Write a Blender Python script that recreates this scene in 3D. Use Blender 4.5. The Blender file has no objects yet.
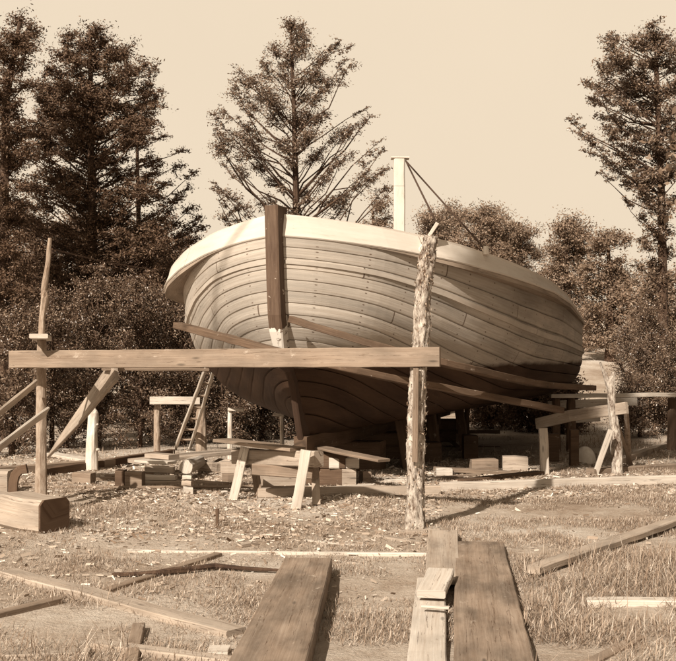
import bpy, math, random
import numpy as np
from mathutils import Vector, Matrix, noise
random.seed(7); rng = np.random.default_rng(7)
S = bpy.context.scene; C = S.collection
F = 1150.0; CX = 338.0; HY = 350.0; EYE = 1.6

# ---------------------------------------------------------------- placing
def at(x, y, D): return Vector(((x-CX)/F*D, D, EYE+(HY-y)/F*D))
def gz(x, y):
    """height of the ground"""
    z = 0.035*noise.noise(Vector((x*0.5, y*0.5, 3)))+0.015*noise.noise(Vector((x*1.9, y*1.9, 8)))
    t = min(1, max(0, (y-21)/30.0)); t = t*t*(3-2*t)
    r = min(1, max(0, (x-1.0)/6.0)); r = r*r*(3-2*r)
    z += t*r*2.3
    t2 = min(1, max(0, (y-60)/200.0)); z += t2*t2*6
    return z
def G(x, y, dz=0.0):
    D = EYE*F/(y-HY); X = (x-CX)/F*D
    return Vector((X, D, gz(X, D)+dz))
def sep(g): return (min(1, g**0.81), g, 0.96*g**1.17, 1)
def grey(g): return (g, g, g, 1)

# ---------------------------------------------------------------- materials
def newmat(name):
    m = bpy.data.materials.new(name); m.use_nodes = True
    nt = m.node_tree; return m, nt, nt.nodes, nt.links, nt.nodes['Principled BSDF']
def ramp(nd, lk, src, stops, sep=sep):
    r = nd.new('ShaderNodeValToRGB'); el = r.color_ramp.elements
    while len(el) < len(stops): el.new(0.5)
    for e, (p, g) in zip(el, stops): e.position = p; e.color = sep(g)
    lk.new(src, r.inputs[0]); return r.outputs[0]
def math_(nd, lk, op, a, b=None, c=None):
    n = nd.new('ShaderNodeMath'); n.operation = op
    for i, v in enumerate((a, b, c)):
        if v is None: continue
        if isinstance(v, (int, float)): n.inputs[i].default_value = v
        else: lk.new(v, n.inputs[i])
    return n.outputs[0]
def noise_(nd, lk, vec, scale, detail=4, rough=0.6, vscale=None):
    if vscale:
        mp = nd.new('ShaderNodeMapping'); mp.inputs['Scale'].default_value = vscale
        lk.new(vec, mp.inputs[0]); vec = mp.outputs[0]
    n = nd.new('ShaderNodeTexNoise'); n.inputs['Scale'].default_value = scale
    n.inputs['Detail'].default_value = detail; n.inputs['Roughness'].default_value = rough
    lk.new(vec, n.inputs['Vector']); return n.outputs['Fac']
def mixc(nd, lk, fac, a, b, mode='MIX'):
    n = nd.new('ShaderNodeMix'); n.data_type = 'RGBA'; n.blend_type = mode
    for s, v in ((0, fac), (6, a), (7, b)):
        if isinstance(v, (int, float)): n.inputs[s].default_value = v
        elif isinstance(v, tuple): n.inputs[s].default_value = v
        else: lk.new(v, n.inputs[s])
    return n.outputs[2]
def bump(nd, lk, bs, h, st, dist=0.01):
    b = nd.new('ShaderNodeBump'); b.inputs['Strength'].default_value = st; b.inputs['Distance'].default_value = dist
    lk.new(h, b.inputs['Height']); lk.new(b.outputs[0], bs.inputs['Normal'])

def wood(name, g0, g1, stain=0.35, rough=0.8, scuff=True):
    """sawn weathered board: grain along U, knots and stains"""
    m, nt, nd, lk, bs = newmat(name)
    uv = nd.new('ShaderNodeTexCoord').outputs['UV']
    gr = noise_(nd, lk, uv, 1.0, 6, 0.65, (2.2, 80, 1))
    gr2 = noise_(nd, lk, uv, 1.0, 3, 0.5, (0.7, 14, 1))
    bl = noise_(nd, lk, uv, 1.0, 5, 0.6, (1.7, 4.5, 1))
    s = math_(nd, lk, 'ADD', math_(nd, lk, 'MULTIPLY', gr, 0.6), math_(nd, lk, 'MULTIPLY', gr2, 0.4))
    col = ramp(nd, lk, s, [(0.3, g0), (0.68, g1)])
    st = ramp(nd, lk, bl, [(0.35, 1-stain), (0.62, 1.0)], grey)
    col = mixc(nd, lk, 1.0, col, st, 'MULTIPLY')
    vo = nd.new('ShaderNodeTexVoronoi'); vo.inputs['Scale'].default_value = 1
    mp = nd.new('ShaderNodeMapping'); mp.inputs['Scale'].default_value = (1.8, 7, 1); lk.new(uv, mp.inputs[0]); lk.new(mp.outputs[0], vo.inputs['Vector'])
    kn = ramp(nd, lk, vo.outputs['Distance'], [(0.05, 0.3), (0.11, 1.0)], grey)
    col = mixc(nd, lk, 0.7, col, kn, 'MULTIPLY')
    ck = noise_(nd, lk, uv, 1.0, 4, 0.55, (0.9, 34, 1)); ckf = math_(nd, lk, 'LESS_THAN', math_(nd, lk, 'ABSOLUTE', math_(nd, lk, 'SUBTRACT', ck, 0.40)), 0.008)
    col = mixc(nd, lk, math_(nd, lk, 'MULTIPLY', ckf, 0.7), col, sep(0.03))
    if scuff:
        sc_ = noise_(nd, lk, uv, 1.0, 8, 0.75, (5, 9, 1)); f = math_(nd, lk, 'MULTIPLY_ADD', math_(nd, lk, 'SUBTRACT', sc_, 0.60), 12.0, 0.0); f.node.use_clamp = True
        col = mixc(nd, lk, math_(nd, lk, 'MULTIPLY', f, 0.65), col, sep(0.42))
        f2 = math_(nd, lk, 'MULTIPLY_ADD', math_(nd, lk, 'SUBTRACT', 0.38, sc_), 12.0, 0.0); f2.node.use_clamp = True
        col = mixc(nd, lk, math_(nd, lk, 'MULTIPLY', f2, 0.5), col, sep(0.07))
    lk.new(col, bs.inputs['Base Color']); bs.inputs['Roughness'].default_value = rough
    bs.inputs['Specular IOR Level'].default_value = 0.25
    bump(nd, lk, bs, s, 0.6, 0.006); return m
def bark(name, g0, g1, sc=22, d=0.02):
    m, nt, nd, lk, bs = newmat(name)
    ob = nd.new('ShaderNodeTexCoord').outputs['Object']
    a = noise_(nd, lk, ob, 1.0, 6, 0.7, (sc, sc, sc*0.35))
    b = noise_(nd, lk, ob, 3.0, 3)
    s = math_(nd, lk, 'ADD', math_(nd, lk, 'MULTIPLY', a, 0.75), math_(nd, lk, 'MULTIPLY', b, 0.25))
    lk.new(ramp(nd, lk, s, [(0.38, g0), (0.6, g1)]), bs.inputs['Base Color'])
    bs.inputs['Roughness'].default_value = 0.95; bump(nd, lk, bs, a, 0.9, d); return m
def leafmat(name, g0, g1, spec=0.5, rough=0.42):
    m, nt, nd, lk, bs = newmat(name)
    ge = nd.new('ShaderNodeNewGeometry')
    lk.new(ramp(nd, lk, ge.outputs['Random Per Island'], [(0.0, g0), (0.75, (g0+g1)/2), (1.0, g1)]), bs.inputs['Base Color'])
    bs.inputs['Roughness'].default_value = rough; bs.inputs['Specular IOR Level'].default_value = spec
    return m
def ground_mat():
    m, nt, nd, lk, bs = newmat('trodden_ground')
    ob = nd.new('ShaderNodeTexCoord').outputs['Object']
    a = noise_(nd, lk, ob, 0.55, 6, 0.6); b = noise_(nd, lk, ob, 7.0, 8, 0.72); c = noise_(nd, lk, ob, 45.0, 4, 0.7)
    s = math_(nd, lk, 'ADD', math_(nd, lk, 'MULTIPLY', a, 0.55), math_(nd, lk, 'ADD', math_(nd, lk, 'MULTIPLY', b, 0.25), math_(nd, lk, 'MULTIPLY', c, 0.20)))
    lk.new(ramp(nd, lk, s, [(0.34, 0.12), (0.43, 0.26), (0.54, 0.41), (0.66, 0.58)]), bs.inputs['Base Color'])
    bs.inputs['Roughness'].default_value = 0.97; bs.inputs['Specular IOR Level'].default_value = 0.1
    bump(nd, lk, bs, math_(nd, lk, 'ADD', b, math_(nd, lk, 'MULTIPLY', c, 0.5)), 0.8, 0.05); return m
def hull_mat():
    m, nt, nd, lk, bs = newmat('hull_planking')
    uv = nd.new('ShaderNodeTexCoord').outputs['UV']
    sx = nd.new('ShaderNodeSeparateXYZ'); lk.new(uv, sx.inputs[0])
    u, v = sx.outputs[0], sx.outputs[1]
    gr = noise_(nd, lk, uv, 1.0, 6, 0.65, (1.2, 9, 1))
    bl = noise_(nd, lk, uv, 1.0, 6, 0.65, (0.9, 0.7, 1))
    base = ramp(nd, lk, gr, [(0.3, 0.40), (0.7, 0.56)])
    wn = nd.new('ShaderNodeTexWhiteNoise'); wn.noise_dimensions = '2D'
    cb = nd.new('ShaderNodeCombineXYZ')
    fl = math_(nd, lk, 'FLOOR', v)
    lk.new(fl, cb.inputs[1])
    lk.new(math_(nd, lk, 'FLOOR', math_(nd, lk, 'ADD', math_(nd, lk, 'MULTIPLY', u, 0.3), math_(nd, lk, 'MULTIPLY', fl, 0.37))), cb.inputs[0])
    lk.new(cb.outputs[0], wn.inputs['Vector'])
    pl = ramp(nd, lk, wn.outputs['Value'], [(0, 0.74), (1, 1.0)], grey)
    col = mixc(nd, lk, 1.0, base, pl, 'MULTIPLY')
    col = mixc(nd, lk, 0.8, col, ramp(nd, lk, bl, [(0.36, 0.6), (0.6, 1.0)], grey), 'MULTIPLY')
    # fastening holes along each frame
    fu = math_(nd, lk, 'ABSOLUTE', math_(nd, lk, 'SUBTRACT', math_(nd, lk, 'FRACT', math_(nd, lk, 'MULTIPLY', u, 2.6)), 0.5))
    fv = math_(nd, lk, 'ABSOLUTE', math_(nd, lk, 'SUBTRACT', math_(nd, lk, 'FRACT', math_(nd, lk, 'MULTIPLY', v, 2.0)), 0.5))
    d = math_(nd, lk, 'ADD', math_(nd, lk, 'POWER', math_(nd, lk, 'MULTIPLY', fu, 0.385), 2.0), math_(nd, lk, 'POWER', math_(nd, lk, 'MULTIPLY', fv, 0.08), 2.0))
    hole = math_(nd, lk, 'LESS_THAN', d, 0.00010)
    rnd = math_(nd, lk, 'GREATER_THAN', noise_(nd, lk, uv, 5.0, 2), 0.47)
    hole = math_(nd, lk, 'MULTIPLY', hole, rnd)
    col = mixc(nd, lk, math_(nd, lk, 'MULTIPLY', hole, 0.75), col, sep(0.05))
    bj = math_(nd, lk, 'FRACT', math_(nd, lk, 'ADD', math_(nd, lk, 'MULTIPLY', u, 0.3), math_(nd, lk, 'MULTIPLY', fl, 0.37)))
    col = mixc(nd, lk, math_(nd, lk, 'MULTIPLY', math_(nd, lk, 'LESS_THAN', bj, 0.004), 0.8), col, sep(0.04))
    # planking colour turns dark below a level line
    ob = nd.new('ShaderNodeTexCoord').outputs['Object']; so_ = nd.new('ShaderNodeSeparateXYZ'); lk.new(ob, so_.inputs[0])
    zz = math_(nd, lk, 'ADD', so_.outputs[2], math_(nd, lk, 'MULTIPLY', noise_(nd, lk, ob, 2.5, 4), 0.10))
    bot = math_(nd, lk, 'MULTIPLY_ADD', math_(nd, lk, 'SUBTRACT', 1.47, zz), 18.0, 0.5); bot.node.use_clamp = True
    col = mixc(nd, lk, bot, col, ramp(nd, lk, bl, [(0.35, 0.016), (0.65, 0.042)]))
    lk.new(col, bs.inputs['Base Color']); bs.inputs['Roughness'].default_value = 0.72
    bs.inputs['Specular IOR Level'].default_value = 0.25
    bump(nd, lk, bs, gr, 0.4, 0.006); return m
def paint(name, g, chip):
    m, nt, nd, lk, bs = newmat(name)
    uv = nd.new('ShaderNodeTexCoord').outputs['UV']
    a = noise_(nd, lk, uv, 1.0, 7, 0.7, (2.5, 12, 1)); b = noise_(nd, lk, uv, 1.0, 3, 0.6, (0.8, 2, 1))
    col = ramp(nd, lk, a, [(0.28, chip), (0.40, g*0.9), (0.6, g)])
    col = mixc(nd, lk, 0.6, col, ramp(nd, lk, b, [(0.3, 0.82), (0.6, 1.0)], grey), 'MULTIPLY')
    sx = nd.new('ShaderNodeSeparateXYZ'); lk.new(uv, sx.inputs[0]); fb = math_(nd, lk, 'FRACT', math_(nd, lk, 'MULTIPLY', sx.outputs[0], 0.43))
    col = mixc(nd, lk, math_(nd, lk, 'MULTIPLY', math_(nd, lk, 'LESS_THAN', fb, 0.003), 0.7), col, sep(0.06))
    sm_ = noise_(nd, lk, uv, 1.0, 8, 0.8, (7, 7, 1)); col = mixc(nd, lk, math_(nd, lk, 'MULTIPLY', math_(nd, lk, 'LESS_THAN', sm_, 0.36), 0.45), col, sep(0.12))
    lk.new(col, bs.inputs['Base Color']); bs.inputs['Roughness'].default_value = 0.7; bump(nd, lk, bs, a, 0.3, 0.004); return m
def stem_mat():
    m, nt, nd, lk, bs = newmat('stem_timber')
    uv = nd.new('ShaderNodeTexCoord').outputs['UV']
    sx = nd.new('ShaderNodeSeparateXYZ'); lk.new(uv, sx.inputs[0])
    a = noise_(nd, lk, uv, 1.0, 6, 0.7, (3, 30, 1)); b = noise_(nd, lk, uv, 9.0, 5, 0.7)
    dark = ramp(nd, lk, a, [(0.35, 0.035), (0.7, 0.085)])
    dark = mixc(nd, lk, math_(nd, lk, 'GREATER_THAN', b, 0.66), dark, sep(0.34))
    dark = mixc(nd, lk, math_(nd, lk, 'GREATER_THAN', sx.outputs[0], 1.6), dark, sep(0.025))
    pr = ramp(nd, lk, b, [(0.40, 0.08), (0.46, 0.62)])
    # primed length of the stem: u is metres down from the stem head
    z = math_(nd, lk, 'ABSOLUTE', math_(nd, lk, 'SUBTRACT', math_(nd, lk, 'ADD', sx.outputs[0], math_(nd, lk, 'MULTIPLY', b, 0.12)), 1.53))
    col = mixc(nd, lk, math_(nd, lk, 'LESS_THAN', z, 0.13), dark, pr)
    lk.new(col, bs.inputs['Base Color']); bs.inputs['Roughness'].default_value = 0.8; bump(nd, lk, bs, a, 0.5, 0.006); return m

M = dict(
 board=wood('weathered_board', 0.22, 0.40), pale=wood('fresh_sawn_board', 0.34, 0.58, 0.25), grey=wood('grey_old_board', 0.12, 0.26),
 dark=wood('dark_timber', 0.045, 0.10), beam=wood('staging_board', 0.15, 0.27, 0.35), big=wood('foreground_plank', 0.13, 0.27, 0.5),  # dark key is plain timber in a low brown tone
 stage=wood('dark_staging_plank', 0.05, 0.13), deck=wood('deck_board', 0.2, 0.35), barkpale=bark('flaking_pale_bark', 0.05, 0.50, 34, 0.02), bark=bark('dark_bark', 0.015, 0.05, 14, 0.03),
 peeled=bark('peeled_pole', 0.38, 0.62, 9, 0.01), sap=bark('sapling_bark', 0.13, 0.30, 18, 0.01),
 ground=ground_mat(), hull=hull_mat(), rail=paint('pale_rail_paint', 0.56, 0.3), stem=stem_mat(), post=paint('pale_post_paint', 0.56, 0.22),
 rope=bark('tarred_rope', 0.02, 0.04, 60, 0.003), needle=leafmat('pine_needles', 0.035, 0.12, 0.25, 0.6), leaf=leafmat('broad_leaves', 0.05, 0.22, 0.5, 0.4),
 leaf2=leafmat('shrub_leaves', 0.03, 0.24, 0.45, 0.38), far=leafmat('far_leaves', 0.08, 0.24, 0.3, 0.6), grass=leafmat('dry_grass', 0.10, 0.44, 0.2, 0.7),
 chip=leafmat('wood_chips', 0.14, 0.60, 0.2, 0.8), bk=leafmat('bark_flakes', 0.10, 0.45, 0.1, 0.9), stone=bark('pale_sack_cloth', 0.5, 0.66, 12, 0.006))

# ---------------------------------------------------------------- mesh building
def tag(o, label=None, cat=None, group=None, kind=None):
    if label: o['label'] = label
    if cat: o['category'] = cat
    if group: o['group'] = group
    if kind: o['kind'] = kind
    return o
class MB:
    def __init__(s): s.v = []; s.f = []; s.u = []
    def quadgrid(s, rows, U, V, closed=False, flip=False):
        """rows of points, U/V per row / per column"""
        n = len(rows[0]); b = len(s.v)
        for r in rows: s.v += [tuple(p) for p in r]
        m = n if closed else n-1
        for i in range(len(rows)-1):
            for j in range(m):
                k = (j+1) % n
                q = [b+i*n+j, b+i*n+k, b+(i+1)*n+k, b+(i+1)*n+j]
                t = [(U[i], V[j]), (U[i], V[j+1]), (U[i+1], V[j+1]), (U[i+1], V[j])]
                if flip: q.reverse(); t.reverse()
                s.f.append(q); s.u.append(t)
        return b
    def cap(s, idx, uv=None):
        s.f.append(list(idx)); n = len(idx)
        s.u.append([(0.3*random.random()+0.02*math.cos(6.28*i/n), 0.3+0.1*math.sin(6.28*i/n)) for i in range(n)] if uv is None else uv)
    def board(s, pts, w, t, up=Vector((0, 0, 1)), jit=0.004, bev=0.006, wend=None, seg=None, twist=0.0):
        """a sawn board following pts: w = across, t = along up"""
        pts = [Vector(p) for p in pts]
        if len(pts) == 2:
            L = (pts[1]-pts[0]).length; n = seg or max(2, min(24, int(L/0.25)+1))
            pts = [pts[0].lerp(pts[1], i/n) for i in range(n+1)]
        n = len(pts); rows = []; U = []; u = random.random()*50; o = random.random()*50
        sd0 = random.random()*99
        wend = wend if wend is not None else w
        bw = [(1, 1)]
        for i, p in enumerate(pts):
            a = pts[max(0, i-1)]; c = pts[min(n-1, i+1)]; d = (c-a).normalized()
            sd = d.cross(up).normalized(); uu = sd.cross(d).normalized()
            if twist:
                R = Matrix.Rotation(twist*(i/(n-1)-0.5), 3, d); sd = R @ sd; uu = R @ uu
            k = i/(n-1); W = (w*(1-k)+wend*k)/2; T = t/2
            q = p + sd*noise.noise(Vector((i*0.7, sd0, 0)))*jit*2 + uu*noise.noise(Vector((i*0.7, sd0, 5)))*jit*2
            W += noise.noise(Vector((i*1.3, sd0, 9)))*jit; b = min(bev, T*0.5, W*0.5)
            ring = [(-W, -T+b), (-W+b, -T), (W-b, -T), (W, -T+b), (W, T-b), (W-b, T), (-W+b, T), (-W, T-b)]
            rows.append([q+sd*x+uu*y for x, y in ring])
            if i: u += (p-pts[i-1]).length
            U.append(u)
        V = [o, o+b, o+b+w, o+2*b+w, o+w+t, o+w+t+b, o+2*w+t, o+2*w+t+b, o+2*w+2*t]
        base = s.quadgrid(rows, U, V, True)
        e0 = [(u+0.01*x, o+0.05*x) for x in range(8)]
        s.cap([base+j for j in range(8)][::-1], [(o, o+0.02*j) for j in range(8)]); s.cap([base+(n-1)*8+j for j in range(8)], [(o, o+0.02*j) for j in range(8)])
        return s
    def log(s, pts, radii, rough=0.08, sides=14, cap=True, sub=4, fine=0):
        pts = [Vector(p) for p in pts]; P = []; Rr = []
        for i in range(len(pts)-1):
            for k in range(sub):
                t = k/sub; P.append(pts[i].lerp(pts[i+1], t)); Rr.append(radii[i]*(1-t)+radii[i+1]*t)
        P.append(pts[-1]); Rr.append(radii[-1]); sd0 = random.random()*99; rows = []; U = []; u = random.random()*9
        for i, p in enumerate(P):
            a = P[max(0, i-1)]; c = P[min(len(P)-1, i+1)]; d = (c-a).normalized()
            x = d.orthogonal().normalized() if i == 0 else (x-d*x.dot(d)).normalized()
            y = d.cross(x)
            ring = []
            for j in range(sides):
                th = 2*math.pi*j/sides
                r = Rr[i]*(1+rough*2*noise.noise(Vector((math.cos(th)*1.7, math.sin(th)*1.7, i*0.45*min(1, 6/sub)+sd0))))
                if fine:
                    q3 = Vector((math.cos(th)*.09, math.sin(th)*.09, p.z*.55)); r += fine*(1.1*noise.noise(q3*30)+.7*noise.noise(q3*57)+1.1*max(0, noise.noise(q3*11)))
                ring.append(p+x*math.cos(th)*r+y*math.sin(th)*r)
            rows.append(ring)
            if i: u += (p-P[i-1]).length
            U.append(u)
        V = [j*0.05 for j in range(sides+1)]
        b = s.quadgrid(rows, U, V, True); n = len(P)
        if cap: s.cap([b+j for j in range(sides)][::-1]); s.cap([b+(n-1)*sides+j for j in range(sides)])
        return s
    def build(s, name, mat, parent=None, loc=None, smooth=False):
        if parent is not None: o0 = Vector(parent['_w'])
        else: o0 = Vector(loc) if loc is not None else Vector(s.v[0])
        me = bpy.data.meshes.new(name)
        me.from_pydata([(a[0]-o0.x, a[1]-o0.y, a[2]-o0.z) for a in s.v], [], s.f)
        uvl = me.uv_layers.new(name='UVMap')
        uvl.data.foreach_set('uv', [c for f in s.u for t in f for c in t])
        me.materials.append(mat)
        if smooth: me.polygons.foreach_set('use_smooth', [True]*len(me.polygons))
        me.update()
        o = bpy.data.objects.new(name, me); C.objects.link(o)
        if parent is not None: o.parent = parent
        else: o.location = o0
        return o
ALLT = []
def thing(name, loc, label, cat, group=None):
    o = bpy.data.objects.new(name, None); C.objects.link(o); o.location = loc; o['_w'] = tuple(loc)
    o.empty_display_size = 0.1; ALLT.append(o); return tag(o, label, cat, group)
def quads(name, cen, ax, ay, mat, parent=None, loc=(0, 0, 0), diamond=True):
    """many small faces at once (numpy): centres, half-axes"""
    n = len(cen)
    if parent is not None: loc = parent['_w']
    c = cen-np.array(loc)
    if diamond: V = np.stack([c-ax, c-ay*0.9+ax*0.1, c+ax, c+ay], 1)
    else: V = np.stack([c-ax-ay, c+ax-ay, c+ax+ay, c-ax+ay], 1)
    me = bpy.data.meshes.new(name); me.vertices.add(4*n); me.vertices.foreach_set('co', V.reshape(-1))
    me.loops.add(4*n); me.loops.foreach_set('vertex_index', np.arange(4*n)); me.polygons.add(n)
    me.polygons.foreach_set('loop_start', np.arange(0, 4*n, 4)); me.polygons.foreach_set('loop_total', np.full(n, 4))
    me.materials.append(mat); me.update(); me.validate()
    o = bpy.data.objects.new(name, me); C.objects.link(o)
    if parent is not None: o.parent = parent
    else: o.location = loc
    return o
def rand_axes(n, a, b, flat=0.0):
    u = rng.normal(size=(n, 3)); u[:, 2] *= (1-flat); u /= np.linalg.norm(u, axis=1)[:, None]
    w = rng.normal(size=(n, 3)); w -= u*(w*u).sum(1)[:, None]; w /= np.linalg.norm(w, axis=1)[:, None]
    sc = rng.uniform(0.6, 1.4, (n, 1)); return u*a*sc, w*b*sc
def single(name, mb, mat, label, cat, group=None, smooth=False):
    return tag(mb.build(name, mat, smooth=smooth), label, cat, group)

# ---------------------------------------------------------------- world, sun, camera
w = bpy.data.worlds.new('World'); S.world = w; w.use_nodes = True
nd, lk = w.node_tree.nodes, w.node_tree.links
SUN = Vector((-0.38, -0.70, 0.60)).normalized()
sky = nd.new('ShaderNodeTexSky'); sky.sky_type = 'NISHITA'; sky.sun_disc = False
sky.sun_elevation = math.asin(SUN.z); sky.sun_rotation = math.atan2(SUN.x, SUN.y); sky.dust_density = 3.0
bw = nd.new('ShaderNodeRGBToBW'); lk.new(sky.outputs[0], bw.inputs[0])
tc = nd.new('ShaderNodeTexCoord').outputs['Generated']
pw = math_(nd, lk, 'MULTIPLY', math_(nd, lk, 'POWER', math_(nd, lk, 'MINIMUM', math_(nd, lk, 'DIVIDE', bw.outputs[0], 2.6), 1.0), 2.5), 2.5)
cl = noise_(nd, lk, tc, 1.6, 5, 0.6); cl = math_(nd, lk, 'ADD', math_(nd, lk, 'MULTIPLY', cl, 0.16), 0.92)
pw = math_(nd, lk, 'MULTIPLY', pw, cl)
tn = nd.new('ShaderNodeVectorMath'); tn.operation = 'SCALE'; tn.inputs[0].default_value = (1.0, 0.83, 0.625); lk.new(pw, tn.inputs['Scale'])
lk.new(tn.outputs[0], nd['Background'].inputs[0]); nd['Background'].inputs[1].default_value = 0.235
sl = bpy.data.lights.new('sun', 'SUN'); sl.energy = 5.0; sl.angle = math.radians(0.5); sl.color = (1, 0.91, 0.79)
so = bpy.data.objects.new('sun', sl); C.objects.link(so); so.rotation_euler = (-SUN).to_track_quat('-Z', 'Y').to_euler()
cam = bpy.data.cameras.new('camera'); co = bpy.data.objects.new('camera', cam); C.objects.link(co); S.camera = co
co.location = (0, 0, EYE); co.rotation_euler = (math.radians(90), 0, 0)
cam.sensor_width = 36; cam.lens = F/676*36; cam.shift_y = (HY-330.5)/676; cam.clip_end = 2000
S.view_settings.view_transform = 'Standard'; S.view_settings.look = 'None'; S.view_settings.gamma = 1; S.view_settings.exposure = 0.56
S.view_settings.use_curve_mapping = False

# ---------------------------------------------------------------- ground
def make_ground():
    def axis(lo, hi, fine0, fine1, fs, cs):
        a = []; x = lo
        while x < hi:
            a.append(x); x += fs if fine0 <= x < fine1 else cs
        a.append(hi); return a
    xs = axis(-300, 300, -8, 10, 0.2, 8); ys = axis(-20, 600, 2, 26, 0.2, 5)
    mb = MB(); rows = [[(x, y, gz(x, y)) for x in xs] for y in ys]
    mb.quadgrid(rows, ys, xs, flip=True)
    tag(mb.build('ground', M['ground'], loc=(0, 0, 0), smooth=True), 'trodden earth of the boatyard strewn with sawdust', kind='structure')
make_ground()

# ---------------------------------------------------------------- the boat
TH = math.radians(17); DIR = Vector((math.sin(TH), math.cos(TH), 0)); NL = Vector((-math.cos(TH), math.sin(TH), 0))
BOW = Vector(((275-CX)/F*12.5, 12.5, 0)); LOA = 9.3; ZK = 0.56
def itp(T, x):
    if x <= T[0][0]: return T[0][1]
    for (a, p), (b, q) in zip(T, T[1:]):
        if x <= b: t = (x-a)/(b-a); return p+(q-p)*t
    return T[-1][1]
def smooth_table(T, n=200):
    xs = np.linspace(T[0][0], T[-1][0], n); ys = np.interp(xs, *zip(*T))
    for _ in range(3*n//20):
        ys[1:-1] = (ys[:-2]+2*ys[1:-1]+ys[2:])/4
    return lambda x: float(np.interp(x, xs, ys))
RB = smooth_table([(0, .04), (.06, .22), (.25, .52), (.7, 1.10), (1.4, 1.78), (2.0, 2.26), (2.5, 2.54), (3.2, 2.68), (4.5, 2.74), (7, 2.72), (8.2, 2.5), (8.9, 2.1), (9.3, 1.5)], 600)
OV = smooth_table([(0, 0), (.5, .0), (1.2, .12), (2.0, .27), (2.8, .30), (4.5, .14), (7, .04), (9.3, .03)])
ZR = smooth_table([(0, 3.09), (.25, 3.05), (.7, 2.98), (1.4, 2.85), (2.0, 2.69), (2.6, 2.55), (3.4, 2.47), (5, 2.35), (6.5, 2.20), (8, 2.06), (9.3, 2.0)])
RH = smooth_table([(0, .25), (1.4, .24), (2.3, .20), (3, .165), (5, .14), (9.3, .12)])
STEM = smooth_table([(.45, 1.05), (.56, .92), (.8, .80), (1.26, .60), (1.6, .26), (1.93, .10), (2.4, .05), (3.1, 0)])
SV = [(0, .03), (.14, .20), (.3, .44), (.57, .79), (.8, .94), (1, 1)]
ST = [(0, .05), (.10, .46), (.2, .76), (.32, .93), (.46, .98), (.6, 1.0), (.8, 1.0), (1, 1)]
SM = [(0, .04), (.10, .42), (.2, .66), (.32, .80), (.46, .89), (.6, .95), (.8, .99), (1, 1)]
SVf = smooth_table(SV); SMf = smooth_table(SM); STf = smooth_table(ST)
def warp(k, s): return k**(0.74+1.3*(1-math.exp(-s*s/6.0)))
def hullpt(s, tau, side, off=0.0, w=False):
    if w: tau = warp(max(0, tau), s)
    zs = ZR(s)-RH(s); z = ZK+tau*(zs-ZK)
    k = min(1, s/3.0); k = k*k*(3-2*k)
    tl = min(1, max(0, (s-6.5)/2.8))
    sh = SVf(tau)*(1-k)+SMf(tau)*k
    ta = min(1, max(0, (s-3)/4.0)); ta = ta*ta*(3-2*ta); sh = sh*(1-ta)+STf(tau)*ta
    b = max(0.03, (RB(s)-OV(s))*sh)+off
    ss = STEM(z)*max(0, 1-s/4.0)**1.5+s
    return BOW+DIR*ss+NL*(b*side)+Vector((0, 0, z))
boat = thing('wooden_boat', BOW+DIR*1.0, 'large bluff-bowed wooden boat hull under construction, pale rail, propped on blocks', 'boat')
def stations(n=60): return [LOA*(i/n)**1.6 for i in range(n+1)]
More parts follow.
